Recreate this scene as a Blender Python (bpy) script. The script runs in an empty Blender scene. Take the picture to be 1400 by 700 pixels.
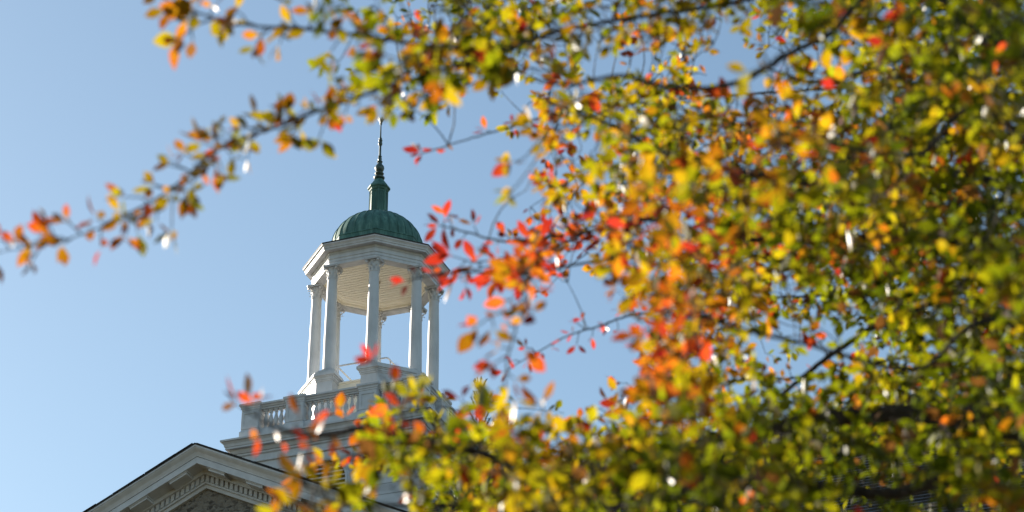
import bpy, bmesh, math, random
from mathutils import Vector, Matrix, noise

# ---------------------------------------------------------------- camera, sky, sun, exposure
SC = bpy.context.scene
COL = SC.collection
R = math.radians
PITCH = R(29.29)
CAM_Z = 1.6
LENS = 85.0
cd = bpy.data.cameras.new('camera')
cd.sensor_width = 36.0
cd.lens = LENS
cd.clip_start = 0.05
cd.clip_end = 6000
cam = bpy.data.objects.new('camera', cd)
COL.objects.link(cam)
cam.location = (0, 0, CAM_Z)
cam.rotation_euler = (math.pi / 2 + PITCH, 0, 0)
SC.camera = cam
cd.dof.use_dof = True
cd.dof.focus_distance = 60.5
cd.dof.aperture_fstop = 4.8

SUN_EL = R(21)
SUN_AZ = R(-49)            # from +Y towards +X: 30 degrees to the left of the view, behind the tower
sun_dir = Vector((math.sin(SUN_AZ) * math.cos(SUN_EL), math.cos(SUN_AZ) * math.cos(SUN_EL), math.sin(SUN_EL)))
world = bpy.data.worlds.new('World')
SC.world = world
world.use_nodes = True
nt = world.node_tree
nt.nodes.clear()
sky = nt.nodes.new('ShaderNodeTexSky')
sky.sky_type = 'NISHITA'
sky.sun_disc = False
sky.sun_elevation = SUN_EL
sky.sun_rotation = SUN_AZ
sky.altitude = 100
sky.air_density = 1.0
sky.dust_density = 0.6
sky.ozone_density = 0.6
bgn = nt.nodes.new('ShaderNodeBackground')
bgn.inputs['Strength'].default_value = 0.07
won = nt.nodes.new('ShaderNodeOutputWorld')
skt = nt.nodes.new('ShaderNodeMix')
skt.data_type = 'RGBA'
skt.blend_type = 'MULTIPLY'
skt.inputs['Factor'].default_value = 1.0
skt.inputs['B'].default_value = (0.955, 1.02, 0.985, 1)
nt.links.new(sky.outputs[0], skt.inputs['A'])
nt.links.new(skt.outputs['Result'], bgn.inputs[0])
nt.links.new(bgn.outputs[0], won.inputs[0])
ld = bpy.data.lights.new('sun', 'SUN')
ld.energy = 5.0
ld.angle = R(0.53)
ld.color = (1.0, 0.90, 0.76)
sun = bpy.data.objects.new('sun', ld)
COL.objects.link(sun)
sun.rotation_euler = sun_dir.to_track_quat('Z', 'Y').to_euler()
SC.view_settings.view_transform = 'Standard'
SC.view_settings.look = 'None'
SC.view_settings.gamma = 1.0
SC.view_settings.use_curve_mapping = False
SC.view_settings.exposure = 1.37
SC.cycles.use_denoising = True
SC.cycles.max_bounces = 10
SC.cycles.diffuse_bounces = 5
SC.cycles.glossy_bounces = 3
SC.cycles.transmission_bounces = 6
SC.cycles.sample_clamp_indirect = 6.0
SC.cycles.caustics_reflective = False
SC.cycles.caustics_refractive = False


# ---------------------------------------------------------------- helpers
def setp(o, label=None, cat=None, group=None, kind=None):
    if label: o['label'] = label
    if cat: o['category'] = cat
    if group: o['group'] = group
    if kind: o['kind'] = kind
    return o


def empty(name, loc=(0, 0, 0), rz=0.0, parent=None):
    o = bpy.data.objects.new(name, None)
    o.empty_display_size = 0.3
    COL.objects.link(o)
    o.location = loc
    o.rotation_euler = (0, 0, rz)
    if parent: o.parent = parent
    return o


def obj(name, bm, mat, parent=None, loc=(0, 0, 0), smooth=False, recalc=True):
    if recalc:
        bmesh.ops.recalc_face_normals(bm, faces=bm.faces[:])
    me = bpy.data.meshes.new(name)
    bm.to_mesh(me)
    bm.free()
    for m in (mat if isinstance(mat, (list, tuple)) else [mat]):
        me.materials.append(m)
    if smooth:
        me.shade_smooth()
        me.set_sharp_from_angle(angle=R(38))
    o = bpy.data.objects.new(name, me)
    COL.objects.link(o)
    o.location = loc
    if parent: o.parent = parent
    return o


def dup(src, parent, loc=None, rz=None):
    c = src.copy()
    COL.objects.link(c)
    c.parent = parent
    if loc is not None: c.location = loc
    if rz is not None: c.rotation_euler = (0, 0, rz)
    return c


def box(bm, x0, x1, y0, y1, z0, z1):
    vs = [bm.verts.new(p) for p in ((x0, y0, z0), (x1, y0, z0), (x1, y1, z0), (x0, y1, z0),
                                    (x0, y0, z1), (x1, y0, z1), (x1, y1, z1), (x0, y1, z1))]
    for f in ((0, 3, 2, 1), (4, 5, 6, 7), (0, 1, 5, 4), (1, 2, 6, 5), (2, 3, 7, 6), (3, 0, 4, 7)):
        bm.faces.new([vs[i] for i in f])
    return vs


def lathe(bm, prof, seg=32, a0=0.0, cx=0.0, cy=0.0, cap=True, closed=False):
    """revolve (r, z) points; seg 4 or 8 gives square and octagonal mouldings"""
    rings = []
    for r, z in prof:
        rings.append([bm.verts.new((cx + r * math.cos(a0 + 2 * math.pi * k / seg),
                                    cy + r * math.sin(a0 + 2 * math.pi * k / seg), z)) for k in range(seg)])
    pairs = list(zip(rings[:-1], rings[1:]))
    if closed: pairs.append((rings[-1], rings[0]))
    for a, b in pairs:
        for k in range(seg):
            bm.faces.new((a[k], a[(k + 1) % seg], b[(k + 1) % seg], b[k]))
    if cap and not closed:
        bm.faces.new(list(reversed(rings[0])))
        bm.faces.new(rings[-1])


def square(bm, prof, **kw):
    lathe(bm, [(h * math.sqrt(2), z) for h, z in prof], seg=4, a0=math.pi / 4, **kw)


def prism(bm, pts, z0, z1):
    a = [bm.verts.new((x, y, z0)) for x, y in pts]
    b = [bm.verts.new((x, y, z1)) for x, y in pts]
    n = len(pts)
    bm.faces.new(list(reversed(a)))
    bm.faces.new(b)
    for i in range(n):
        bm.faces.new((a[i], a[(i + 1) % n], b[(i + 1) % n], b[i]))


def offset_poly(pts, d):
    """grow a convex anticlockwise polygon by d"""
    n = len(pts)
    out = []
    for i in range(n):
        p0, p1, p2 = Vector(pts[i - 1]), Vector(pts[i]), Vector(pts[(i + 1) % n])
        e1, e2 = (p1 - p0).normalized(), (p2 - p1).normalized()
        n1, n2 = Vector((e1.y, -e1.x)), Vector((e2.y, -e2.x))
        m = (n1 + n2).normalized()
        q = p1 + m * (d / max(0.3, m.dot(n1)))
        out.append((q.x, q.y))
    return out


def tube(bm, pts, rad, seg=8, caps=True):
    """tube through points; rad is a number or one per point"""
    pts = [Vector(p) for p in pts]
    n = len(pts)
    rr = rad if isinstance(rad, (list, tuple)) else [rad] * n
    ref = None
    rings = []
    for i, p in enumerate(pts):
        t = (pts[min(i + 1, n - 1)] - pts[max(i - 1, 0)])
        if t.length < 1e-9: t = Vector((0, 0, 1))
        t.normalize()
        if ref is None:
            ref = t.orthogonal().normalized()
        ref = (ref - t * ref.dot(t))
        if ref.length < 1e-6: ref = t.orthogonal()
        ref.normalize()
        b = t.cross(ref)
        rings.append([bm.verts.new(p + (ref * math.cos(2 * math.pi * k / seg) + b * math.sin(2 * math.pi * k / seg)) * rr[i]) for k in range(seg)])
    for a, c in zip(rings[:-1], rings[1:]):
        for k in range(seg):
            bm.faces.new((a[k], a[(k + 1) % seg], c[(k + 1) % seg], c[k]))
    if caps:
        bm.faces.new(list(reversed(rings[0])))
        bm.faces.new(rings[-1])


# ---------------------------------------------------------------- materials
def new_mat(name):
    m = bpy.data.materials.new(name)
    m.use_nodes = True
    t = m.node_tree
    b = t.nodes['Principled BSDF']
    return m, t, b


def N(t, typ, **kw):
    n = t.nodes.new(typ)
    for k, v in kw.items(): setattr(n, k, v)
    return n


def ramp(t, fac, stops):
    r = N(t, 'ShaderNodeValToRGB')
    el = r.color_ramp.elements
    while len(el) > 1: el.remove(el[-1])
    el[0].position, el[0].color = stops[0][0], (*stops[0][1], 1)
    for p, c in stops[1:]:
        e = el.new(p)
        e.color = (*c, 1)
    t.links.new(fac, r.inputs[0])
    return r.outputs[0]


def mat_noisy(name, c0, c1, scale=3.0, rough=0.6, stretch=(1, 1, 1), detail=6, bump=0.0, bump_scale=40.0, spec=0.4, lo=0.35, hi=0.7):
    m, t, b = new_mat(name)
    tc = N(t, 'ShaderNodeTexCoord')
    mp = N(t, 'ShaderNodeMapping')
    mp.inputs['Scale'].default_value = stretch
    t.links.new(tc.outputs['Object'], mp.inputs[0])
    nz = N(t, 'ShaderNodeTexNoise')
    nz.inputs['Scale'].default_value = scale
    nz.inputs['Detail'].default_value = detail
    t.links.new(mp.outputs[0], nz.inputs['Vector'])
    c = ramp(t, nz.outputs['Fac'], [(lo, c0), (hi, c1)])
    t.links.new(c, b.inputs['Base Color'])
    b.inputs['Roughness'].default_value = rough
    b.inputs['Specular IOR Level'].default_value = spec
    if bump:
        n2 = N(t, 'ShaderNodeTexNoise')
        n2.inputs['Scale'].default_value = bump_scale
        n2.inputs['Detail'].default_value = 4
        t.links.new(tc.outputs['Object'], n2.inputs['Vector'])
        bp = N(t, 'ShaderNodeBump')
        bp.inputs['Strength'].default_value = bump
        bp.inputs['Distance'].default_value = 0.02
        t.links.new(n2.outputs['Fac'], bp.inputs['Height'])
        t.links.new(bp.outputs[0], b.inputs['Normal'])
    return m


M_WHITE = mat_noisy('white_paint', (0.49, 0.50, 0.515), (0.60, 0.612, 0.635), scale=2.6, rough=0.5, stretch=(2, 2, 0.7), bump=0.05, bump_scale=14)
M_TRIM = mat_noisy('white_trim_paint', (0.51, 0.52, 0.535), (0.61, 0.622, 0.645), scale=5, rough=0.5)
M_BOARD = mat_noisy('white_board_paint', (0.50, 0.51, 0.525), (0.61, 0.62, 0.64), scale=2.2, rough=0.55, stretch=(0.6, 0.6, 3), bump=0.06, bump_scale=9)
M_CEIL = mat_noisy('bounce_lit_ceiling_paint', (0.90, 0.84, 0.70), (0.95, 0.90, 0.77), scale=2.2, rough=0.5, stretch=(0.6, 3, 1))  # warm bounced light is put into this ceiling colour
M_DECK = mat_noisy('pale_deck_coating', (0.86, 0.79, 0.66), (0.92, 0.86, 0.73), scale=2.0, rough=0.7)
M_DARK = mat_noisy('shade_backing', (0.012, 0.012, 0.013), (0.02, 0.02, 0.02), scale=3, rough=0.9)  # near-black colour that paints the shade behind the louver slats
M_BARK = mat_noisy('dark_grey_bark', (0.012, 0.010, 0.008), (0.055, 0.045, 0.036), scale=30, rough=0.85, stretch=(1, 1, 0.35), bump=0.6, bump_scale=70)
M_LAMP = mat_noisy('aged_lamp_brass', (0.35, 0.26, 0.14), (0.48, 0.38, 0.22), scale=8, rough=0.4)
M_GRASS = mat_noisy('dry_lawn_and_paths', (0.05, 0.04, 0.016), (0.13, 0.095, 0.045), scale=0.05, rough=0.95, bump=0.4, bump_scale=30)
M_EDGE = mat_noisy('dark_roof_edge', (0.018, 0.018, 0.02), (0.04, 0.04, 0.042), scale=12, rough=0.75)


def mat_copper():
    m, t, b = new_mat('green_copper_patina')
    tc = N(t, 'ShaderNodeTexCoord')
    mp = N(t, 'ShaderNodeMapping')
    mp.inputs['Scale'].default_value = (5.0, 5.0, 0.9)
    t.links.new(tc.outputs['Object'], mp.inputs[0])
    n1 = N(t, 'ShaderNodeTexNoise')
    n1.inputs['Scale'].default_value = 1.6
    n1.inputs['Detail'].default_value = 9
    n1.inputs['Roughness'].default_value = 0.65
    t.links.new(mp.outputs[0], n1.inputs['Vector'])
    c = ramp(t, n1.outputs['Fac'], [(0.30, (0.026, 0.075, 0.062)), (0.52, (0.062, 0.155, 0.128)), (0.74, (0.15, 0.28, 0.235))])
    t.links.new(c, b.inputs['Base Color'])
    b.inputs['Roughness'].default_value = 0.62
    b.inputs['Specular IOR Level'].default_value = 0.35
    return m


M_COPPER = mat_copper()
M_IRON = mat_noisy('dark_bronze_patina', (0.02, 0.04, 0.035), (0.055, 0.10, 0.085), scale=14, rough=0.42, spec=0.6)


def mat_stone():
    m, t, b = new_mat('grey_schist_rubble')
    tc = N(t, 'ShaderNodeTexCoord')
    mp = N(t, 'ShaderNodeMapping')
    mp.inputs['Scale'].default_value = (1, 1, 1.7)
    t.links.new(tc.outputs['Object'], mp.inputs[0])
    v = N(t, 'ShaderNodeTexVoronoi')
    v.inputs['Scale'].default_value = 9.5
    v2 = N(t, 'ShaderNodeTexVoronoi')
    v2.feature = 'DISTANCE_TO_EDGE'
    v2.inputs['Scale'].default_value = 9.5
    nz = N(t, 'ShaderNodeTexNoise')
    nz.inputs['Scale'].default_value = 12
    nz.inputs['Detail'].default_value = 8
    for n in (v, v2, nz): t.links.new(mp.outputs[0], n.inputs['Vector'])
    sep = N(t, 'ShaderNodeSeparateColor')
    t.links.new(v.outputs['Color'], sep.inputs[0])
    mixf = N(t, 'ShaderNodeMath', operation='MULTIPLY_ADD')
    t.links.new(nz.outputs['Fac'], mixf.inputs[0])
    mixf.inputs[1].default_value = 0.9
    t.links.new(sep.outputs[0], mixf.inputs[2])
    st = ramp(t, mixf.outputs[0], [(0.25, (0.035, 0.031, 0.028)), (0.7, (0.13, 0.115, 0.10)), (1.1, (0.24, 0.215, 0.185))])
    mo = ramp(t, v2.outputs['Distance'], [(0.02, (1, 1, 1)), (0.06, (0, 0, 0))])
    mx = N(t, 'ShaderNodeMix', data_type='RGBA')
    t.links.new(mo, mx.inputs['Factor'])
    t.links.new(st, mx.inputs['A'])
    mx.inputs['B'].default_value = (0.20, 0.185, 0.16, 1)
    t.links.new(mx.outputs['Result'], b.inputs['Base Color'])
    bp = N(t, 'ShaderNodeBump')
    bp.inputs['Strength'].default_value = 0.9
    bp.inputs['Distance'].default_value = 0.05
    t.links.new(v2.outputs['Distance'], bp.inputs['Height'])
    t.links.new(bp.outputs[0], b.inputs['Normal'])
    b.inputs['Roughness'].default_value = 0.9
    return m


M_STONE = mat_stone()


def mat_slate():
    m, t, b = new_mat('dark_roof_slate')
    tc = N(t, 'ShaderNodeTexCoord')
    sp = N(t, 'ShaderNodeSeparateXYZ')
    t.links.new(tc.outputs['Object'], sp.inputs[0])
    cb = N(t, 'ShaderNodeCombineXYZ')
    t.links.new(sp.outputs[0], cb.inputs[0])
    ml = N(t, 'ShaderNodeMath', operation='MULTIPLY')
    t.links.new(sp.outputs[2], ml.inputs[0])
    ml.inputs[1].default_value = 2.0
    t.links.new(ml.outputs[0], cb.inputs[1])
    br = N(t, 'ShaderNodeTexBrick')
    br.inputs['Color1'].default_value = (0.020, 0.021, 0.024, 1)
    br.inputs['Color2'].default_value = (0.075, 0.072, 0.070, 1)
    br.inputs['Mortar'].default_value = (0.010, 0.010, 0.011, 1)
    br.inputs['Scale'].default_value = 1.0
    br.inputs['Mortar Size'].default_value = 0.012
    br.inputs['Brick Width'].default_value = 0.30
    br.inputs['Row Height'].default_value = 0.22
    t.links.new(cb.outputs[0], br.inputs['Vector'])
    t.links.new(br.outputs['Color'], b.inputs['Base Color'])
    b.inputs['Roughness'].default_value = 0.55
    return m


M_SLATE = mat_slate()

# ---------------------------------------------------------------- where the building stands
PHI = R(1.645)
AX = PHI - R(22.5)                      # the front wall looks 21 degrees to the left of the camera
TX, TY = -3.494, 54.506                 # tower axis

# ---------------------------------------------------------------- ground
bm = bmesh.new()
vs = [bm.verts.new(p) for p in ((-3000, -3000, 0), (3000, -3000, 0), (3000, 3000, 0), (-3000, 3000, 0))]
bm.faces.new(vs)
setp(obj('ground', bm, M_GRASS), kind='structure')

# ================================================================ stone hall
# local frame: x along the front to the right, y to the back (front is -y), z up
hall = empty('stone_hall', (TX, TY, 0), AX)
setp(hall, 'grey stone hall with white pedimented gable and dark slate roof', 'building')
RZ, RS, RE = 25.44, 0.75, 8.9            # main ridge, slope, eave reach
HALF = 24.0
bm = bmesh.new()
box(bm, -HALF + .8, HALF - .8, -8.0, 8.0, 0, RZ - RS * 8.0 - 0.25)
obj('wall', bm, M_STONE, hall)


def slope_roof(bm, x0, x1, sgn):
    nc = 44
    prof = []
    for i in range(nc):
        a, b_ = RE * i / nc, RE * (i + 1) / nc
        prof.append((a, RZ - RS * a + 0.012))
        prof.append((b_ + 0.02, RZ - RS * b_ + 0.045))
    prof.append((RE, RZ - RS * RE - 0.12))
    prof.append((0, RZ - 0.12))
    A = [bm.verts.new((x0, sgn * y, z)) for y, z in prof]
    B = [bm.verts.new((x1, sgn * y, z)) for y, z in prof]
    n = len(prof)
    for i in range(n):
        bm.faces.new((A[i], A[(i + 1) % n], B[(i + 1) % n], B[i]))
    bm.faces.new(A)
    bm.faces.new(list(reversed(B)))


bm = bmesh.new()
slope_roof(bm, -HALF, HALF, -1)
slope_roof(bm, -HALF, HALF, 1)
roof = obj('roof', bm, M_SLATE, hall)
bm = bmesh.new()
tube(bm, [(-HALF, 0, RZ + .05), (HALF, 0, RZ + .05)], 0.07, 8)
obj('ridge_cap', bm, M_EDGE, roof)
bm = bmesh.new()
ez = RZ - RS * RE
for s in (-1, 1):
    ys = sorted((s * (RE - 0.02), s * 8.002))
    box(bm, -HALF + .1, HALF - .1, ys[0], ys[1], ez - 0.45, ez - 0.13)
    ys = sorted((s * (RE + 0.10), s * (RE - 0.022)))
    box(bm, -HALF + .1, HALF - .1, ys[0], ys[1], ez - 0.30, ez - 0.05)
obj('eave_cornice', bm, M_TRIM, hall)

# front gable
GZ, GS, GW = 23.02, 0.475, 7.2           # ridge height, slope, half width


def chevron(bm, y0, y1, top, bot, w=GW, yb=None):
    """a board that follows both rakes: between depths y0 and y1, top and bot measured down from the roof line"""
    for s in (-1, 1):
        pts = [(0, -top), (s * w, -top - GS * w), (s * w, -bot - GS * w), (0, -bot)]
        yy = (y0, y0, y0 if yb is None else yb, y0 if yb is None else yb)
        a = [bm.verts.new((x, yy[i], GZ + z)) for i, (x, z) in enumerate(pts)]
        b = [bm.verts.new((x, y1, GZ + z)) for x, z in pts]
        bm.faces.new(a)
        bm.faces.new(list(reversed(b)))
        for i in range(4):
            if i == 3: continue
            bm.faces.new((a[i], b[i], b[(i + 1) % 4], a[(i + 1) % 4]))
    bmesh.ops.remove_doubles(bm, verts=bm.verts[:], dist=1e-5)


def sheared(bm, x0, x1, y0, y1, top, bot):
    z = lambda x: GZ - GS * abs(x)
    v = [bm.verts.new(p) for p in ((x0, y0, z(x0) - bot), (x1, y0, z(x1) - bot), (x1, y1, z(x1) - bot), (x0, y1, z(x0) - bot),
                                   (x0, y0, z(x0) - top), (x1, y0, z(x1) - top), (x1, y1, z(x1) - top), (x0, y1, z(x0) - top))]
    for f in ((0, 3, 2, 1), (4, 5, 6, 7), (0, 1, 5, 4), (1, 2, 6, 5), (2, 3, 7, 6), (3, 0, 4, 7)):
        bm.faces.new([v[i] for i in f])


bm = bmesh.new()
chevron(bm, -8.90, -2.5, 0.0, 0.03, GW + .06)
# shingle butts that break the roof edge
rnd = random.Random(5)
for s in (-1, 1):
    x = 0.05
    while x < GW - .4:
        L = rnd.uniform(0.28, 0.42)
        x0, x1 = sorted((s * x, s * (x + L)))
        sheared(bm, x0, x1, -8.91 - rnd.uniform(0, .015), -8.2, -rnd.uniform(0.006, 0.02), -0.001)
        x += L + 0.01
obj('gable_roof', bm, M_EDGE, hall)

bm = bmesh.new()
for y, top, bot, yb in ((-8.885, .032, .075, -8.885), (-8.87, .075, .10, -8.86), (-8.86, .10, .16, -8.80), (-8.80, .16, .235, -8.765), (-8.765, .235, .252, -8.765),
                        (-8.735, .252, .268, -8.735), (-8.755, .268, .41, -8.755)):
    chevron(bm, y, -8.19, top, bot, yb=yb)
raking = obj('raking_cornice', bm, M_TRIM, hall)
bm = bmesh.new()
chevron(bm, -8.40, -8.19, .412, .50)
obj('bed_moulding', bm, M_TRIM, raking)
for s in (-1, 1):
    for k in range(7):
        c = 0.45 + 0.9 * k
        x0, x1 = sorted((s * (c - .19), s * (c + .19)))
        bm = bmesh.new()
        sheared(bm, x0, x1, -8.70, -8.402, .412, .475)
        x0, x1 = sorted((s * (c - .21), s * (c + .21)))
        sheared(bm, x0, x1, -8.72, -8.402, .4105, .432)
        obj('modillion', bm, M_TRIM, raking)
bm = bmesh.new()
for s in (-1, 1):
    for k in range(52):
        c = 0.0575 + 0.115 * k
        x0, x1 = sorted((s * (c - .034), s * (c + .034)))
        sheared(bm, x0, x1, -8.345, -8.19, .501, .64)
obj('dentil_course', bm, M_TRIM, raking)
bm = bmesh.new()
chevron(bm, -8.285, -8.19, .502, .645)
chevron(bm, -8.32, -8.19, .645, .69)
chevron(bm, -8.27, -8.19, .69, .78)
obj('lower_moulding', bm, M_TRIM, raking)
bm = bmesh.new()
zb_ = GZ - GS * 6.9 - .7
pts = [(-6.9, zb_), (6.9, zb_), (0, GZ - .70)]
a = [bm.verts.new((x, -8.20, z)) for x, z in pts]
b = [bm.verts.new((x, -8.05, z)) for x, z in pts]
bm.faces.new(a)
bm.faces.new(b)
for i in range(3): bm.faces.new((a[i], a[(i + 1) % 3], b[(i + 1) % 3], b[i]))
obj('tympanum', bm, M_STONE, hall)
bm = bmesh.new()
box(bm, -6.6, 6.6, -8.18, -8.003, 0, zb_ - .35)
obj('front_wall', bm, M_STONE, hall)
bm = bmesh.new()
box(bm, -7.2, 7.2, -8.75, -8.003, zb_ - .34, zb_ - .02)
obj('horizontal_cornice', bm, M_TRIM, hall)

# ================================================================ cupola tower
Z0 = 22.0
tower = empty('cupola_tower', (TX, TY, Z0), AX)
setp(tower, 'white octagonal open cupola with green copper dome rising above the roof', 'cupola')


def part(name, bm, mat, parent=None, smooth=False, recalc=True):
    bmesh.ops.translate(bm, verts=bm.verts[:], vec=(0, 0, -Z0))
    return obj(name, bm, mat, parent or tower, (0, 0, 0), smooth, recalc)


# boarded base with joints
WB = 2.44
prof = [(WB, Z0 - 1.5)]
z = 22.90
while z < 25.45:
    prof += [(WB, z - .012), (WB - .022, z - .009), (WB - .022, z), (WB, z + .002)]
    z += 0.272
prof += [(WB, 25.62)]
bm = bmesh.new()
square(bm, prof)
base = part('base_wall', bm, M_BOARD)
bm = bmesh.new()
square(bm, [(WB + .03, 25.602), (WB + .045, 25.615), (WB + .045, 25.64), (WB + .012, 25.665), (WB + .012, 25.84)])
part('frieze_band', bm, M_WHITE, base)
# smooth casing and arched louver in the front
bm = bmesh.new()
box(bm, -.66, .66, -WB - .028, -WB + .05, Z0 + .4, 25.50)
casing = part('louver_casing', bm, M_WHITE, base)
LR, LZ = 0.52, 24.80


def arch_pts(r, zbot, n=24):
    p = [(-r, zbot)] + [(-r * math.cos(math.pi * i / n), LZ + r * math.sin(math.pi * i / n)) for i in range(n + 1)] + [(r, zbot)]
    return p


bm = bmesh.new()
for (ri, ro, y) in ((LR, LR + .05, -WB - .10), (LR + .05, LR + .10, -WB - .07)):
    pi_, po = arch_pts(ri, 23.2), arch_pts(ro, 23.2)
    v = [[bm.verts.new((x, yy, z)) for x, z in pp] for pp, yy in ((pi_, y), (po, y), (po, -WB - .026), (pi_, -WB - .026))]
    for i in range(len(pi_) - 1):
        for a, b in ((0, 1), (1, 2), (2, 3), (3, 0)):
            bm.faces.new((v[a][i], v[a][i + 1], v[b][i + 1], v[b][i]))
louver = part('arched_louver', bm, M_WHITE)
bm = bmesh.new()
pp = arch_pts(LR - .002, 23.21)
bm.faces.new([bm.verts.new((x, -WB - .033, z)) for x, z in pp])  # flat dark panel in place of a shaded recess
part('shade_backing', bm, M_DARK, louver)
bm = bmesh.new()
z = 23.3
while z < LZ + LR - .06:
    hw = LR - .004 if z < LZ else math.sqrt(max(.01, (LR - .006) ** 2 - (z + .05 - LZ) ** 2))
    v = [bm.verts.new(p) for p in ((-hw, -WB - .095, z), (hw, -WB - .095, z), (hw, -WB - .038, z + .055), (-hw, -WB - .038, z + .055),
                                   (-hw, -WB - .095, z + .016), (hw, -WB - .095, z + .016), (hw, -WB - .038, z + .071), (-hw, -WB - .038, z + .071))]
    for f in ((0, 3, 2, 1), (4, 5, 6, 7), (0, 1, 5, 4), (1, 2, 6, 5), (2, 3, 7, 6), (3, 0, 4, 7)):
        bm.faces.new([v[i] for i in f])
    z += 0.112
part('slats', bm, M_WHITE, louver)

# base cornice
bm = bmesh.new()
square(bm, [(WB + .014, 25.80), (WB + .05, 25.825), (WB + .05, 25.87), (WB + .075, 25.875), (WB + .10, 25.92), (WB + .12, 25.965),
            (WB + .20, 25.975), (WB + .20, 26.02), (WB + .215, 26.03), (WB + .23, 26.09), (WB + .27, 26.145), (WB + .30, 26.155),
            (WB + .30, 26.20), (WB + .05, 26.32), (WB - .3, 26.33)])
part('base_cornice', bm, M_WHITE)

# balustrade: a plinth and a rail all round, piers, single balusters
DW = 2.375                                # pier face
RW = 2.19                                 # centre line of the balusters
bal = None
bm = bmesh.new()
def ring(bm, outer, inner, z0, z1):
    square(bm, [(inner, z0), (outer, z0), (outer, z1), (inner, z1)], closed=True)
ring(bm, RW + .15, RW - .14, 26.325, 26.50)
ring(bm, RW + .13, RW - .12, 26.50, 26.555)
bal = part('balustrade', bm, M_TRIM)
bm = bmesh.new()
square(bm, [(RW - .10, 27.09), (RW + .10, 27.09), (RW + .10, 27.125), (RW + .13, 27.135), (RW + .145, 27.17), (RW + .185, 27.18), (RW + .185, 27.225),
            (RW + .16, 27.235), (RW - .16, 27.235), (RW - .185, 27.225), (RW - .185, 27.18), (RW - .13, 27.135), (RW - .10, 27.125)], closed=True)
part('handrail', bm, M_TRIM, bal)
pw = 0.225


def pier_bm():
    bm = bmesh.new()
    square(bm, [(pw + .035, 26.327), (pw + .035, 26.50), (pw + .01, 26.53), (pw, 26.555), (pw, 27.06), (pw + .012, 27.07), (pw + .012, 27.10),
                (pw + .03, 27.12), (pw + .03, 27.15), (pw + .065, 27.185), (pw + .065, 27.24), (pw + .03, 27.262)])
    # raised border of the sunk panel on each face
    for k in range(4):
        a = k * math.pi / 2
        for (x0, x1, z0, z1) in ((-pw + .0015, -pw + .06, 26.57, 27.05), (pw - .06, pw - .0015, 26.57, 27.05), (-pw + .06, pw - .06, 26.57, 26.65), (-pw + .06, pw - .06, 26.97, 27.05)):
            vs = box(bm, x0, x1, -pw - .014, -pw + .002, z0, z1)
            bmesh.ops.rotate(bm, verts=vs, cent=(0, 0, 0), matrix=Matrix.Rotation(a, 3, 'Z'))
    return bm


pier0 = part('pier', pier_bm(), M_TRIM, bal)
E2 = 2.44 - pw - .065
spots = []
for c in (-E2, -.965, .965, E2):
    spots += [(c, -E2), (c, E2)]
    if abs(c) < 1: spots += [(-E2, c), (E2, c)]
for i, (x, y) in enumerate(spots):
    (pier0 if i == 0 else dup(pier0, bal)).location = (x, y, 0)


def baluster_bm():
    bm = bmesh.new()
    hz = 27.095
    square(bm, [(.056, 26.55), (.056, 26.605)])
    pr = [(.050, 26.605), (.052, 26.625), (.036, 26.64), (.030, 26.66), (.040, 26.70), (.058, 26.75), (.064, 26.79), (.058, 26.84), (.042, 26.90), (.031, 26.955),
          (.030, 26.985), (.046, 26.995), (.046, 27.012), (.032, 27.02), (.036, 27.04), (.052, 27.052)]
    lathe(bm, pr, 14)
    square(bm, [(.056, 27.052), (.056, hz)])
    return bm


b0 = part('baluster', baluster_bm(), M_TRIM, bal, smooth=True)
first = True
xs = [(-.0 + (i - 4) * .159) for i in range(9)]
side_l = [-E2 + pw + .045 + (i + .5) * .137 for i in range(5)]
allx = xs + side_l + [-x for x in side_l]
for axis in (0, 1):
    for s in (-1, 1):
        for x in allx:
            p = (x, s * RW, 0) if axis == 0 else (s * RW, x, 0)
            o = b0 if first else dup(b0, bal)
            first = False
            o.location = p

# deck
bm = bmesh.new()
box(bm, -RW, RW, -RW, RW, 26.3, 26.60)
part('deck', bm, M_DECK)
bm = bmesh.new()
lathe(bm, [(1.30, 26.6), (1.30, 27.98), (1.33, 27.985), (1.33, 28.03), (.0001, 28.05)], seg=8, a0=R(22.5))
part('raised_floor', bm, M_DECK)

# plinths that carry pairs of columns
pl = [(-.38, -1.56), (-.38, -1.1), (-1.1, -.38), (-1.56, -.38), (-1.56, -.80), (-.80, -1.56)]
pl = [(-.38, -1.56), (-.38, -1.12), (-1.12, -.38), (-1.56, -.38), (-1.56, -.82), (-.82, -1.56)]


def plinth_bm():
    bm = bmesh.new()
    P = pl if sum((pl[i][0] * pl[(i + 1) % 6][1] - pl[(i + 1) % 6][0] * pl[i][1]) for i in range(6)) > 0 else pl[::-1]
    for d, z0, z1 in ((.05, 26.60, 26.85), (.02, 26.85, 26.90), (0, 26.90, 27.96), (.018, 27.96, 28.0), (.035, 28.0, 28.05), (.055, 28.05, 28.085), (.085, 28.085, 28.16), (.05, 28.16, 28.205)):
        prism(bm, offset_poly(P, d), z0, z1)
    return bm


p0 = part('plinth', plinth_bm(), M_WHITE)
for k in range(1, 4):
    dup(p0, tower, rz=k * math.pi / 2)

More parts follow.
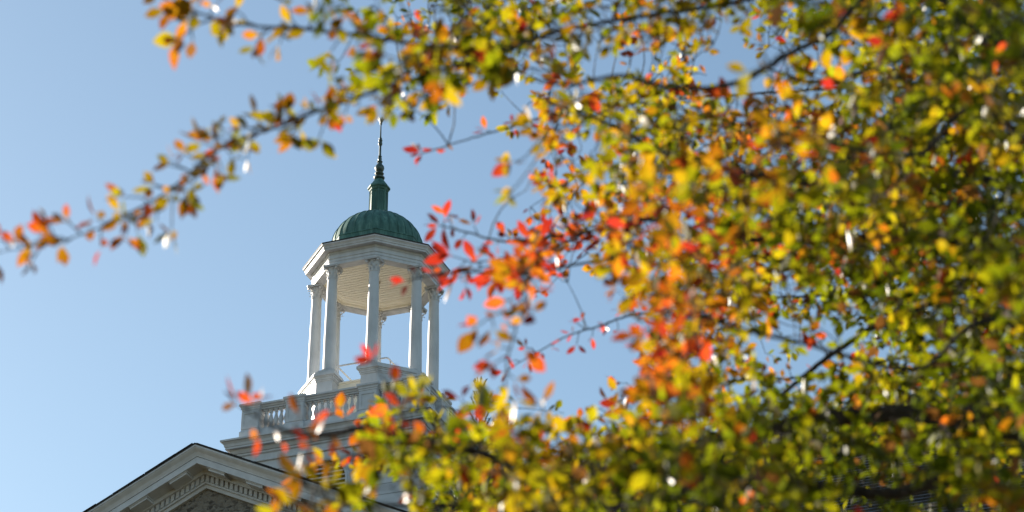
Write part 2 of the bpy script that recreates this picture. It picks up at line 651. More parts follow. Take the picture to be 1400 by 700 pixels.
# columns
CR, CZ0, CZ1 = 1.5, 28.205, 31.225
bm = bmesh.new()
prof = []
for i in range(13):
    q = i / 12
    r = 0.150 - 0.026 * max(0, (q - .25) / .75) ** 1.4
    prof.append((r, CZ0 + .13 + q * (30.86 - CZ0 - .13)))
prof = [(.17, CZ0 + .105), (.152, CZ0 + .13)] + prof + [(.138, 30.862), (.142, 30.875), (.138, 30.89), (.124, 30.892)]
lathe(bm, prof, 32)
col0 = part('column', bm, M_WHITE, smooth=True)
bm = bmesh.new()
square(bm, [(.205, CZ0), (.205, CZ0 + .05)])
lathe(bm, [(.19, CZ0 + .05), (.205, CZ0 + .07), (.19, CZ0 + .09), (.172, CZ0 + .093), (.172, CZ0 + .10), (.18, CZ0 + .104), (.17, CZ0 + .115)], 28)
cb0 = part('column_base', bm, M_WHITE, col0, smooth=True)
# leafy capital: bell, two rows of curled leaves, corner scrolls, abacus with hollow sides
bm = bmesh.new()
lathe(bm, [(.118, 30.875), (.116, 31.0), (.124, 31.10), (.15, 31.165)], 24)


def leaf_strip(bm, ang, r0, z0, h, w, out):
    ca, sa = math.cos(ang), math.sin(ang)
    path = [(0, 0, 1), (.012, .35 * h, 1.05), (.02, .68 * h, .95), (.045, .93 * h, .7), (out, h, .45), (out + .012, .88 * h, .2)]
    prev = None
    for d, dz, ww in path:
        r = r0 + d
        c = []
        for s in (-1, 0, 1):
            rr = r + (0.010 if s == 0 else 0)
            c.append(bm.verts.new((rr * ca - s * w * ww * sa, rr * sa + s * w * ww * ca, z0 + dz)))
        if prev:
            for i in (0, 1):
                bm.faces.new((prev[i], prev[i + 1], c[i + 1], c[i]))
        prev = c


for k in range(8):
    leaf_strip(bm, k * math.pi / 4, .120, 30.89, .115, .034, .080)
    leaf_strip(bm, (k + .5) * math.pi / 4, .122, 30.95, .16, .036, .100)
for k in range(4):
    a = math.pi / 4 + k * math.pi / 2
    leaf_strip(bm, a, .14, 31.02, .145, .03, .085)
    c = Vector((math.cos(a) * .222, math.sin(a) * .222, 31.135))
    t = Vector((-math.sin(a), math.cos(a), 0)) * .024
    tube(bm, [c - t, c + t], .030, 10)
ab = []
for k in range(4):
    a = math.pi / 4 + k * math.pi / 2
    for da, r in ((-.10, .262), (.10, .262), (.42, .205), (math.pi / 4, .188), (math.pi / 2 - .42, .205)):
        ab.append((r * math.cos(a + da), r * math.sin(a + da)))
prism(bm, ab, 31.168, 31.192)
prism(bm, [(x * 1.04, y * 1.04) for x, y in ab], 31.192, 31.2215)
cap0 = part('capital', bm, M_WHITE, col0, recalc=False)
for k in range(8):
    ang = -math.pi / 2 + R(22.5) + k * math.pi / 4       # vertex angles of the octagon
    px, py = CR * math.cos(ang), CR * math.sin(ang)
    if k == 0:
        c, kids = col0, []
    else:
        c = dup(col0, tower)
        dup(cb0, c)
        dup(cap0, c)
    c.location = (px, py, 0)

# entablature, octagonal ring
OA = R(22.5)
bm = bmesh.new()
lathe(bm, [(1.37, 31.223), (1.635, 31.223), (1.635, 31.31), (1.65, 31.313), (1.65, 31.385), (1.67, 31.395), (1.67, 31.41), (1.635, 31.418), (1.635, 31.52),
           (1.655, 31.535), (1.665, 31.56), (1.665, 31.585), (1.815, 31.59), (1.815, 31.635), (1.835, 31.64), (1.845, 31.68), (1.875, 31.715), (1.89, 31.72),
           (1.89, 31.76), (1.40, 31.80), (1.37, 31.80)], seg=8, a0=OA, closed=True)
ent = part('entablature', bm, M_WHITE)
bm = bmesh.new()
lathe(bm, [(1.368, 31.26), (1.33, 31.27), (1.33, 31.33), (1.30, 31.34), (1.28, 31.38), (1.22, 31.40), (1.22, 31.43), (1.368, 31.43)], seg=8, a0=OA, closed=True)
part('inner_moulding', bm, M_CEIL, ent)
# boarded ceiling, boards parallel to the front
bm = bmesh.new()
y = -1.26
cr = 1.36 * math.cos(R(22.5))
while y < 1.26:
    y1 = min(y + .118, 1.27)
    lim = lambda yy: min(cr, cr * math.sqrt(2) - abs(yy))
    v0, v1 = lim(y), lim(y1)
    pts = [(-v0, y), (v0, y), (v1, y1 - .02), (-v1, y1 - .02)]
    prism(bm, pts, 31.415, 31.45)
    y = y1
part('ceiling_boards', bm, M_CEIL, ent)
bm = bmesh.new()
lathe(bm, [(1.90, 31.755), (1.905, 31.785), (1.28, 32.0), (1.28, 31.76)], seg=8, a0=OA, closed=True)
part('roof_flashing', bm, M_EDGE)
# copper skirt and dome
bm = bmesh.new()
lathe(bm, [(1.36, 31.93), (1.345, 32.0), (1.335, 32.22), (1.35, 32.235), (1.34, 32.265), (1.22, 32.31), (1.0, 32.32)], seg=8, a0=OA)
skirt = part('dome_skirt', bm, M_COPPER)
bm = bmesh.new()
DR, DH, DZ = 1.205, 1.065, 32.28
prof = []
for i in range(20):
    a = math.pi / 2 * i / 20
    prof.append((DR * math.cos(a), DZ + DH * math.sin(a)))
prof.append((.15, DZ + DH))
lathe(bm, prof, 96)
for k in range(32):
    a = 2 * math.pi * (k + .5) / 32
    pts = [((DR + .004) * math.cos(i * R(4.4)) * math.cos(a) * 1.0, (DR + .004) * math.cos(i * R(4.4)) * math.sin(a), DZ + (DH + .004) * math.sin(i * R(4.4))) for i in range(19)]
    tube(bm, pts, [.013] * 19, 6)
dome = part('dome', bm, M_COPPER, smooth=True)
# lantern
LZ0 = DZ + DH - .06
bm = bmesh.new()
lathe(bm, [(.33, LZ0), (.30, LZ0 + .06), (.27, LZ0 + .10), (.265, LZ0 + .15), (.235, LZ0 + .17), (.225, LZ0 + .80), (.25, LZ0 + .82), (.27, LZ0 + .865), (.30, LZ0 + .885), (.30, LZ0 + .93),
           (.25, LZ0 + .99), (.20, LZ0 + 1.07), (.13, LZ0 + 1.16), (.09, LZ0 + 1.205)], seg=8, a0=OA)
for k in range(8):       # corner strips and arched heads round the sunk panels
    a = OA + k * math.pi / 4
    c = .228
    tube(bm, [(c * math.cos(a), c * math.sin(a), LZ0 + .17), (c * math.cos(a), c * math.sin(a), LZ0 + .81)], .022, 6)
    a2 = a + math.pi / 8
    n = Vector((math.cos(a2), math.sin(a2), 0))
    tt = Vector((-n.y, n.x, 0))
    q = []
    for i in range(7):
        th = math.pi * i / 6
        q.append(n * .212 + tt * (.058 * math.cos(th)) + Vector((0, 0, LZ0 + .69 + .058 * math.sin(th))))
    tube(bm, [q[0] - Vector((0, 0, .48))] + q + [q[-1] - Vector((0, 0, .48))], .011, 5)
lantern = part('lantern', bm, M_COPPER)
# finial
FZ = LZ0 + 1.20
bm = bmesh.new()
lathe(bm, [(0.1098, FZ), (0.1403, FZ + 0.023), (0.1464, FZ + 0.056), (0.0915, FZ + 0.085), (0.0732, FZ + 0.113), (0.1159, FZ + 0.153), (0.1220, FZ + 0.175), (0.0732, FZ + 0.203), (0.0708, FZ + 0.226), (0.1037, FZ + 0.260), (0.1281, FZ + 0.339),
           (0.1159, FZ + 0.395), (0.0732, FZ + 0.452), (0.0549, FZ + 0.508), (0.0756, FZ + 0.531), (0.0756, FZ + 0.548), (0.0415, FZ + 0.571), (0.0561, FZ + 0.633), (0.0366, FZ + 0.678), (0.0512, FZ + 0.695), (0.0512, FZ + 0.712), (0.0317, FZ + 0.734),
           (0.0293, FZ + 1.040), (0.0415, FZ + 1.051), (0.0549, FZ + 1.090), (0.0549, FZ + 1.130), (0.0366, FZ + 1.164), (0.0561, FZ + 1.192), (0.0561, FZ + 1.215), (0.0342, FZ + 1.243), (0.0439, FZ + 1.271), (0.0220, FZ + 1.299),
           (0.0159, FZ + 1.695), (0.0342, FZ + 1.718), (0.0342, FZ + 1.740), (0.0146, FZ + 1.763), (0.0098, FZ + 1.921), (0.0024, FZ + 1.955)], 14)
for k in range(6):
    a = k * math.pi / 3 + .3
    q = [(d * math.cos(a), d * math.sin(a), FZ + 1.751 + h) for d, h in ((.01, 0), (.035, .06), (.065, .12), (.095, .15))]
    tube(bm, q, [.014, .02, .022, .006], 5)
part('finial', bm, M_IRON, lantern, smooth=True)

# pipe guard round the hatch
bm = bmesh.new()
g0, g1, gy0, gy1 = -.52, .84, -1.02, -.18
for z in (28.60, 28.10):
    tube(bm, [(g0, gy1, z), (g0, gy0 + .04, z), (g0 + .012, gy0 + .012, z), (g0 + .04, gy0, z), (g1 - .06, gy0, z), (g1 - .018, gy0 + .018, z), (g1, gy0 + .06, z), (g1, gy1, z)], .022, 8)
for x, y in ((g0, gy0 + .05), (g1, gy0 + .18), (g0, gy1), (g1, gy1), (.16, gy0)):
    tube(bm, [(x, y, 26.6), (x, y, 28.60)], .02, 8)
part('pipe_railing', bm, M_TRIM, smooth=True)

# ceiling lamp
bm = bmesh.new()
lathe(bm, [(.05, 0), (.11, -.01), (.11, -.035), (.05, -.05), (.04, -.08), (.085, -.11), (.10, -.16), (.085, -.21), (.04, -.25), (.01, -.26)], 20)
lampo = obj('ceiling_lamp', bm, M_LAMP, None, (TX, TY, 31.416), smooth=True)
setp(lampo, 'small round lamp under the boarded ceiling of the cupola', 'lamp')

# ================================================================ trees
O_CAM = Vector((0, 0, CAM_Z))
FPX = LENS / 36.0 * 1400.0


def at(px, py, d):
    """a point at depth d metres along the view axis"""
    a, b = (px - 700) / FPX * d, (350 - py) / FPX * d
    return O_CAM + Vector((a, d * math.cos(PITCH) - b * math.sin(PITCH), d * math.sin(PITCH) + b * math.cos(PITCH)))


def smooth_path(P, step):
    """Catmull-Rom through points (with radius as 4th value), resampled"""
    out = []
    n = len(P)
    for i in range(n - 1):
        p0, p1, p2, p3 = P[max(i - 1, 0)], P[i], P[i + 1], P[min(i + 2, n - 1)]
        L = (p2[0] - p1[0]).length
        m = max(2, int(L / step))
        for k in range(m):
            t = k / m
            q = 0.5 * ((2 * p1[0]) + (p2[0] - p0[0]) * t + (2 * p0[0] - 5 * p1[0] + 4 * p2[0] - p3[0]) * t * t + (3 * p1[0] - p0[0] - 3 * p2[0] + p3[0]) * t ** 3)
            out.append((q, p1[1] + (p2[1] - p1[1]) * t))
    out.append(P[-1])
    return out


def mat_leaf():
    m = bpy.data.materials.new('autumn_leaf')
    m.use_nodes = True
    t = m.node_tree
    t.nodes.clear()
    at_ = N(t, 'ShaderNodeAttribute')
    at_.attribute_name = 'tint'
    hsv = N(t, 'ShaderNodeHueSaturation')
    hsv.inputs['Value'].default_value = 0.62
    hsv.inputs['Saturation'].default_value = 0.92
    t.links.new(at_.outputs['Color'], hsv.inputs['Color'])
    df = N(t, 'ShaderNodeBsdfDiffuse')
    t.links.new(hsv.outputs[0], df.inputs['Color'])
    tr = N(t, 'ShaderNodeBsdfTranslucent')
    t.links.new(at_.outputs['Color'], tr.inputs['Color'])
    mx = N(t, 'ShaderNodeMixShader')
    mx.inputs[0].default_value = 0.66
    t.links.new(df.outputs[0], mx.inputs[1])
    t.links.new(tr.outputs[0], mx.inputs[2])
    gl = N(t, 'ShaderNodeBsdfGlossy')
    gl.inputs['Roughness'].default_value = 0.36
    gl.inputs['Color'].default_value = (.75, .75, .75, 1)
    fr = N(t, 'ShaderNodeFresnel')
    fr.inputs['IOR'].default_value = 1.42
    m2 = N(t, 'ShaderNodeMixShader')
    sc_ = N(t, 'ShaderNodeMath', operation='MULTIPLY')
    t.links.new(fr.outputs[0], sc_.inputs[0])
    sc_.inputs[1].default_value = 0.058
    t.links.new(sc_.outputs[0], m2.inputs[0])
    t.links.new(mx.outputs[0], m2.inputs[1])
    t.links.new(gl.outputs[0], m2.inputs[2])
    o = N(t, 'ShaderNodeOutputMaterial')
    t.links.new(m2.outputs[0], o.inputs[0])
    return m


M_LEAF = mat_leaf()
RND = random.Random(11)
DARKG, GREEN, LIME, YELLOW, GOLD, ORANGE, RED, CRIM = ((.04, .062, .003), (.13, .17, .004), (.29, .31, .005), (.44, .35, .006), (.48, .225, .007), (.54, .135, .009), (.60, .052, .015), (.40, .024, .018))


def pick_tint(h, dull=1.0):
    """h: 0 green ... 1 red; returns base and tip colours of one leaf"""
    x = min(1.0, max(0.0, RND.gauss(h, 0.075) if RND.random() > .045 else RND.gauss(h + .30, .2)))
    stops = [(0, DARKG), (.14, GREEN), (.30, LIME), (.44, YELLOW), (.57, GOLD), (.70, ORANGE), (.86, RED), (1.0, CRIM)]

    def col(x):
        x = min(1.0, max(0.0, x))
        for (a, ca), (b, cb) in zip(stops[:-1], stops[1:]):
            if x <= b:
                f = (x - a) / (b - a)
                return tuple(ca[i] + (cb[i] - ca[i]) * f for i in range(3))
        return stops[-1][1]
    v = RND.uniform(.58, 1.2) * .89 * dull
    if RND.random() < .05:      # withered brown leaf
        return (.16 * v, .075 * v, .018 * v), (.24 * v, .10 * v, .022 * v)
    c0 = tuple(k * v for k in col(x - .06))
    c1 = tuple(k * v for k in col(x + RND.uniform(.02, .22)))
    return c0, c1


class Leaves:
    def __init__(s):
        s.v, s.f, s.c = [], [], []
        s.dull = 1.0

    def add(s, base, direction, L, wr, h, normal=None):
        d = direction.normalized()
        if normal is None:
            normal = Vector((RND.gauss(0, 1), RND.gauss(0, 1), RND.gauss(.5, 1)))
        side = d.cross(normal)
        if side.length < 1e-4: side = d.orthogonal()
        side.normalize()
        n = side.cross(d)
        W = L * wr * 0.5
        c0, c1 = pick_tint(h, s.dull)
        fold, curl = RND.uniform(.05, .45), RND.uniform(-.25, .30)
        i0 = len(s.v)
        rows = ((0, .03), (.16, .05), (.34, .62), (.56, 1.0), (.78, .74), (.92, .30), (1.0, 0))
        for k, (t, w) in enumerate(rows):
            p = base + d * (L * t) + n * (-curl * L * t * t)
            cc = tuple(c0[i] + (c1[i] - c0[i]) * t for i in range(3))
            ce = tuple(c0[i] + (c1[i] - c0[i]) * min(1, t + .45) for i in range(3))
            if k < 6:
                s.v += [p - side * (W * w) + n * (fold * W * w), p, p + side * (W * w) + n * (fold * W * w)]
                s.c += [ce, cc, ce]
            else:
                s.v.append(p)
                s.c.append(ce)
        for k in range(5):
            a = i0 + 3 * k
            s.f += [(a, a + 1, a + 4, a + 3), (a + 1, a + 2, a + 5, a + 4)]
        a = i0 + 15
        s.f += [(a, a + 1, a + 3), (a + 1, a + 2, a + 3)]

    def build(s, name, parent):
        me = bpy.data.meshes.new(name)
        off = parent.matrix_basis.translation if parent else Vector((0, 0, 0))
        me.from_pydata([tuple(p) for p in s.v], [], s.f)
        at_ = me.attributes.new('tint', 'FLOAT_COLOR', 'POINT')
        flat = []
        for c in s.c: flat += [c[0], c[1], c[2], 1.0]
        at_.data.foreach_set('color', flat)
        me.materials.append(M_LEAF)
        me.shade_smooth()
        o = bpy.data.objects.new(name, me)
        COL.objects.link(o)
        if parent: o.parent = parent
        return o


def rvec(s=1.0):
    return Vector((RND.gauss(0, s), RND.gauss(0, s), RND.gauss(0, s)))


class Branch:
    """one limb: a wooden mesh (limb and its twigs) and the leaves it carries"""
    def __init__(s, pts, r0, r1, power=.8):
        n = len(pts)
        P = []
        for i, p in enumerate(pts):
            q = i / (n - 1)
            P.append((at(*p) if not isinstance(p, Vector) else p, r0 + (r1 - r0) * q ** power))
        s.path = smooth_path(P, 0.02)
        for i in range(1, len(s.path) - 1):
            p, r = s.path[i]
            s.path[i] = (p + rvec(.0008 + r * .05), r)
        s.bm = bmesh.new()
        tube(s.bm, [p for p, r in s.path], [r for p, r in s.path], 8)
        s.lv = Leaves()

    def twig(s, a, b, r0, r1, n=4, sag=.06):
        L = (b - a).length
        off = rvec(L * .09) + Vector((0, 0, L * sag))
        pts = [a + (b - a) * (i / n) + off * (4 * (i / n) * (1 - i / n)) for i in range(n + 1)]
        tube(s.bm, pts, [r0 + (r1 - r0) * i / n for i in range(n + 1)], 5, caps=False)
        return pts

    def rosette(s, p, d, n, L, h, droop=.15, wr=.5):
        """a whorl of leaves at the end of a spur"""
        d = d.normalized()
        o = d.orthogonal().normalized()
        b = d.cross(o)
        ph = RND.uniform(0, 6.28)
        for k in range(n):
            a = ph + 6.283 * k / n + RND.uniform(-.5, .5)
            spread = RND.uniform(.35, 1.25)
            dd = d * math.cos(spread) + (o * math.cos(a) + b * math.sin(a)) * math.sin(spread) + Vector((0, 0, -droop * RND.random()))
            s.lv.add(p + rvec(.002), dd, L * RND.uniform(.62, 1.1), wr * RND.uniform(.82, 1.15), h)

    def spurs(s, t0, t1, gap, L, h, nmin=2, nmax=4, spur=.03, tipn=4, wr=.5, vary=0.5):
        """short spurs with rosettes along a stretch of the limb"""
        n = len(s.path)
        i, acc = int(t0 * (n - 1)), 0.0
        nxt = gap * RND.uniform(.3, 1)
        while i < int(t1 * (n - 1)):
            p, r = s.path[i]
            q = s.path[i + 1][0]
            acc += (q - p).length
            if acc >= nxt:
                acc = 0
                nxt = gap * (RND.uniform(.3, .8) if RND.random() < vary else RND.uniform(1, 2.0))
                d = (q - p).normalized()
                o = rvec()
                o = (o - d * o.dot(d)).normalized()
                sd = (o + d * .55).normalized()
                e = p + sd * spur * RND.uniform(.4, 1.6)
                s.twig(p, e, .0022, .0014, 2)
                hh = h(i / n) if callable(h) else h
                s.rosette(e, sd, RND.randint(nmin, nmax), L * RND.uniform(.75, 1.15), hh, wr=wr)
            i += 1
        if tipn:
            p = s.path[-1][0]
            d = p - s.path[-3][0]
            s.rosette(p, d, tipn, L, (h(1.0) if callable(h) else h) + .08, wr=wr)

    def build(s, parent):
        for v in s.bm.verts: v.co -= parent.location
        s.lv.v = [p - parent.location for p in s.lv.v]
        o = obj('branch', s.bm, M_BARK, parent, smooth=True, recalc=False)
        if s.lv.v:
            s.lv.build('leaves', o)
        return o


TRUNK = Vector((3.3, 8.3, 0))
tree = empty('autumn_tree', TRUNK)
setp(tree, 'leafy autumn tree with red, orange and green leaves in front of the hall', 'tree')
tr_path = [(TRUNK + Vector((0, 0, -.1)), .22), (TRUNK + Vector((.02, 0, .4)), .165), (TRUNK + Vector((.06, -.03, 2.0)), .145), (TRUNK + Vector((0, -.08, 4.0)), .12),
           (TRUNK + Vector((-.1, -.1, 6.0)), .085), (TRUNK + Vector((-.12, 0, 8.0)), .05), (TRUNK + Vector((-.2, .1, 9.8)), .02)]


def on_trunk(z):
    for (a, ra), (b, rb) in zip(tr_path[:-1], tr_path[1:]):
        if a.z <= z <= b.z:
            return a + (b - a) * ((z - a.z) / (b.z - a.z))
    return tr_path[-1][0]


bm = bmesh.new()
sp = smooth_path(tr_path, .15)
tube(bm, [p for p, r in sp], [r for p, r in sp], 16)
for v in bm.verts: v.co -= TRUNK
obj('trunk', bm, M_BARK, tree, smooth=True, recalc=False)

LIMBS = [
    # radius at the trunk end, radius at the tip, points (column, row, depth)
    ('top', .0078, .0012, [(1250, -45, 7.0), (1010, 2, 6.6), (905, 18, 6.4), (830, 30, 6.3), (760, 44, 6.2), (690, 68, 6.0), (610, 95, 5.9), (520, 122, 5.8), (440, 150, 5.7), (390, 170, 5.65), (330, 190, 5.6), (285, 215, 5.5), (230, 262, 5.4), (190, 285, 5.4), (150, 305, 5.3), (100, 325, 5.3), (55, 335, 5.2), (-25, 347, 5.2)]),
    ('upper_mid', 0.0174, .003, [(1380, 262, 7.6), (1240, 262, 7.4), (1100, 250, 7.2), (1000, 232, 7), (940, 218, 6.8), (905, 208, 6.7), (870, 190, 6.6), (825, 166, 6.5), (775, 150, 6.4), (735, 130, 6.3)]),
    ('far_thin', 0.0081, .0016, [(1400, 130, 10.6), (1200, 120, 10.4), (1000, 130, 10), (880, 140, 9.8), (810, 150, 9.0), (745, 160, 8.5), (690, 176, 8.2), (640, 190, 8.0), (590, 206, 8.0), (576, 210, 8.0)]),
    ('right_dark', .022, .003, [(1400, 366, 8.6), (1300, 402, 8.4), (1250, 425, 8.3), (1190, 450, 8.2), (1130, 490, 8.1), (1080, 530, 8.0), (1040, 556, 7.9), (960, 590, 7.8), (880, 620, 7.6)]),
    ('heavy', .052, .0012, [(1400, 600, 6.8), (1300, 572, 6.9), (1200, 566, 7), (1080, 580, 7), (1000, 600, 7), (900, 636, 6.9), (800, 650, 6.7), (720, 640, 6.5), (640, 615, 6.3), (540, 594, 6.1), (495, 586, 6.0), (450, 594, 5.6), (400, 592, 5.2), (352, 570, 5.0), (325, 553, 5.0)]),
    ('bottom', .034, .0015, [(1400, 690, 6.3), (1200, 676, 6.4), (1030, 656, 6.4), (940, 664, 6.3), (860, 690, 6.2), (700, 700, 6.0), (600, 690, 5.8), (520, 690, 5.6), (450, 668, 5.5), (400, 650, 5.4)]),
    ('orange_mid', 0.0139, .002, [(1300, 350, 7.8), (1100, 330, 7.5), (980, 325, 7.2), (880, 300, 7), (800, 318, 7.4), (740, 325, 7.5), (690, 330, 7.6), (640, 318, 7.7), (600, 308, 7.7)]),
    ('red_low', 0.0081, .0016, [(1300, 365, 8.0), (1100, 350, 7.8), (960, 350, 7.4), (860, 352, 7.2), (800, 360, 7.2), (740, 370, 7.2), (690, 373, 7.2), (620, 372, 7.2), (575, 380, 7.2), (556, 384, 7.2)]),
    ('far_red', 0.0075, .0015, [(1250, 410, 9.7), (1000, 410, 9.4), (900, 425, 9.2), (860, 432, 9.1), (820, 445, 9), (770, 462, 9), (720, 490, 9), (690, 508, 9)]),
    ('low_far', 0.0075, .0018, [(1300, 490, 9.5), (1100, 515, 9.2), (1000, 520, 9), (890, 525, 8.8), (860, 535, 8.7), (835, 560, 8.7), (800, 580, 8.7), (745, 592, 8.7)]),
    ('upper_right', 0.0128, .003, [(1350, 40, 8), (1200, 90, 7.8), (1130, 112, 7.6), (1080, 104, 7.5), (1045, 92, 7.4)]),
    ('upper_near', 0.0116, .003, [(1300, 10, 6.2), (1120, 55, 5.9), (1010, 112, 5.7), (920, 120, 5.6), (850, 104, 5.5), (780, 116, 5.5), (735, 110, 5.4)]),
    ('near_right', 0.0128, .003, [(1400, 190, 5.9), (1250, 212, 5.7), (1120, 195, 5.5), (1000, 165, 5.4)]),
    ('near_low', 0.0104, .003, [(1420, 470, 5.8), (1250, 505, 5.6), (1100, 470, 5.4), (980, 440, 5.3), (910, 400, 5.2)]),
    ('far_low', 0.0174, .004, [(1420, 560, 10), (1250, 600, 9.8), (1050, 630, 9.6), (900, 640, 9.5), (780, 640, 9.4)]),
]
BR = {}
for name, r0, r1, pts in LIMBS:
    P0 = at(*pts[0])
    base_pt = on_trunk(max(2.6, P0.z - 0.9))
    mid = base_pt.lerp(P0, .5) + Vector((0, 0, .12))
    BR[name] = Branch([base_pt, mid] + pts, r0, r1, .5 if name in ('heavy', 'bottom') else .8)
SIDE = [
    ('top', 'top_left', .0065, .0018, [(690, 68, 6.0), (600, 64, 5.9), (514, 52, 5.7), (420, 40, 5.6), (320, 32, 5.5), (257, 12, 5.4), (215, -8, 5.4)]),
    ('top_left', 'top_left_spray', .003, .0016, [(300, 26, 5.45), (270, 34, 5.4), (246, 50, 5.35)]),
    ('orange_mid', 'hanging', .004, .0018, [(740, 325, 7.5), (726, 352, 6.8), (718, 390, 5.6), (714, 425, 5.4), (700, 462, 5.3), (692, 510, 5.2), (688, 560, 5.2)]),
    ('hanging', 'hanging_side', .0025, .0014, [(714, 425, 5.4), (682, 428, 5.3), (652, 446, 5.25)]),
    ('heavy', 'rise', .004, .0016, [(560, 597, 6.1), (548, 556, 5.6), (528, 524, 5.5), (510, 494, 5.5)]),
    ('heavy', 'rise_right', .0035, .0015, [(650, 617, 6.3), (648, 575, 5.8), (630, 545, 5.7)]),
    ('bottom', 'low_left', .0035, .0015, [(520, 690, 5.6), (470, 690, 5.4), (430, 672, 5.3), (404, 655, 5.2)]),
    ('bottom', 'low_left_tip', .003, .0015, [(470, 690, 5.4), (420, 700, 5.2), (385, 696, 5.1)]),
    ('orange_mid', 'red_spray', .004, .0015, [(800, 318, 7.4), (740, 345, 7.3), (690, 352, 7.2), (650, 358, 7.2), (618, 350, 7.2)]),
    ('red_low', 'red_spray_low', .0035, .0015, [(760, 367, 7.2), (710, 372, 7.1), (672, 364, 7.0), (640, 374, 7.0), (622, 380, 7.0)]),
]
for par, name, r0, r1, pts in SIDE:
    p0 = at(*pts[0])
    near = min(BR[par].path, key=lambda q: (q[0] - p0).length)[0]
    BR[name] = Branch([near] + pts[1:], r0, r1)

# leaves along the sprays that stand clear against the sky
BR['top'].lv.dull = BR['top_left'].lv.dull = .72
BR['top'].spurs(.56, 1.0, .006, .056, lambda t: .36 + max(0, t - .72) * .9, 2, 4, .035, 4, wr=.46)
BR['top'].spurs(.60, .95, .013, .056, .34, 2, 5, .06, 0, wr=.46)
BR['top_left'].spurs(.05, 1.0, .008, .056, .48, 2, 4, .035, 3, wr=.46)
BR['top_left_spray'].spurs(.4, 1.0, .035, .072, .42, 1, 2, .02, 4, wr=.52)
BR['far_thin'].spurs(.84, .955, .07, .050, .9, 1, 3, .02, 0, wr=.42)
BR['far_thin'].spurs(.985, 1.0, .02, .070, .86, 1, 2, .015, 5, wr=.42)
BR['orange_mid'].spurs(.66, 1.0, .022, .072, .80, 2, 3, .035, 5, wr=.37)
BR['red_spray'].spurs(.2, 1.0, .020, .080, .83, 2, 4, .03, 5, wr=.37)
BR['red_spray_low'].spurs(.2, 1.0, .020, .080, .83, 2, 4, .03, 5, wr=.37)
BR['red_low'].spurs(.55, .86, 0.016, 0.059, .78, 2, 4, .04, 0, wr=.45)
BR['red_low'].spurs(.93, 1.0, 0.034, 0.059, .85, 1, 2, .02, 3, wr=.45)
BR['far_red'].spurs(.66, 1.0, 0.020, 0.048, .86, 2, 3, .03, 4, wr=.42)
BR['low_far'].spurs(.60, 1.0, 0.026, 0.055, .55, 2, 3, .04, 3)
BR['hanging'].spurs(.15, 1.0, 0.029, 0.060, .62, 1, 3, .03, 3)
BR['hanging_side'].spurs(.4, 1.0, 0.034, 0.066, .50, 1, 2, .02, 4)
BR['heavy'].spurs(.90, 1.0, .045, .060, .70, 1, 3, .03, 5, wr=.40)
BR['rise'].spurs(.3, 1.0, .06, .056, .80, 1, 2, .025, 3, wr=.42)
BR['rise_right'].spurs(.3, 1.0, 0.034, 0.058, .8, 1, 2, .03, 2)
BR['low_left'].spurs(.3, 1.0, 0.029, 0.064, .45, 1, 3, .03, 3)
BR['low_left_tip'].spurs(.3, 1.0, 0.029, 0.064, .45, 1, 3, .03, 3)

# the crown: how dense the leaves stand, by 50-unit squares of the view, spread over 4.7 to 11 m depth
DENS = [
    "0000000003456765454306688999",
    "0000000003467665236205358999",
    "0000000001165127567314468999",
    "0000000000000026677767789999",
    "0000000000000035568878898889",
    "0000000000000025567489999999",
    "0000000000000146667778899999",
    "0000000000000022268885889999",
    "0000000000000000028875558889",
    "0000000000000000017643234578",
    "0000000000000000027732268889",
    "0000000013565532258888888888",
    "0000000024788888789999877788",
    "0000000134467888888887766788",
]
TAU = [0, .12, .28, .50, .85, 1.5, 2.7, 4.6, 6.6, 7.2]


def dens(px, py):
    c, r = int(px // 50), int(py // 50)
    edge = 1.0
    if c > 27: c, edge = 27, .45
    if r < 0: r, edge = 0, edge * .5
    if r > 13: r, edge = 13, edge * .5
    if c < 0: return 0
    return TAU[int(DENS[r][c])] * edge


BLOBS = [(745, 190, 80, .12), (760, 300, 90, .22), (690, 345, 70, .42), (890, 440, 75, .30), (950, 330, 100, .15), (1010, 190, 70, .10), (1220, 240, 80, .10), (1000, 480, 80, .10), (420, 590, 60, .16), (700, 570, 90, .10), (390, 560, 60, .25),
         (1060, 60, 90, .14), (930, 90, 90, .20), (1130, 170, 90, .10), (860, 520, 80, .25), (620, 680, 120, .16), (620, 70, 120, .04), (1330, 100, 120, .08)]


def hue(px, py):
    h = .105
    for x, y, s, a in BLOBS:
        h += a * math.exp(-((px - x) ** 2 + (py - y) ** 2) / (2 * s * s))
    # patches of sun-yellowed and of still green shoots
    h += .13 * math.sin(px * .021 + 1.3) * math.sin(py * .026 + .4)
    return h


LEAF_L = .060
# where the near boughs leave a window the far side of the crown shows
FAR = [(1190, 450, 130), (1310, 215, 70), (945, 130, 70), (860, 70, 60), (760, 350, 60)]


def depth_at(px, py):
    k = 0
    for x, y, s in FAR:
        k = max(k, math.exp(-((px - x) ** 2 + (py - y) ** 2) / (2 * s * s)))
    lo = (4.1 if px > 880 else 4.6) + 3.3 * k
    return lo + (11.3 - lo) * RND.random() ** 1.0

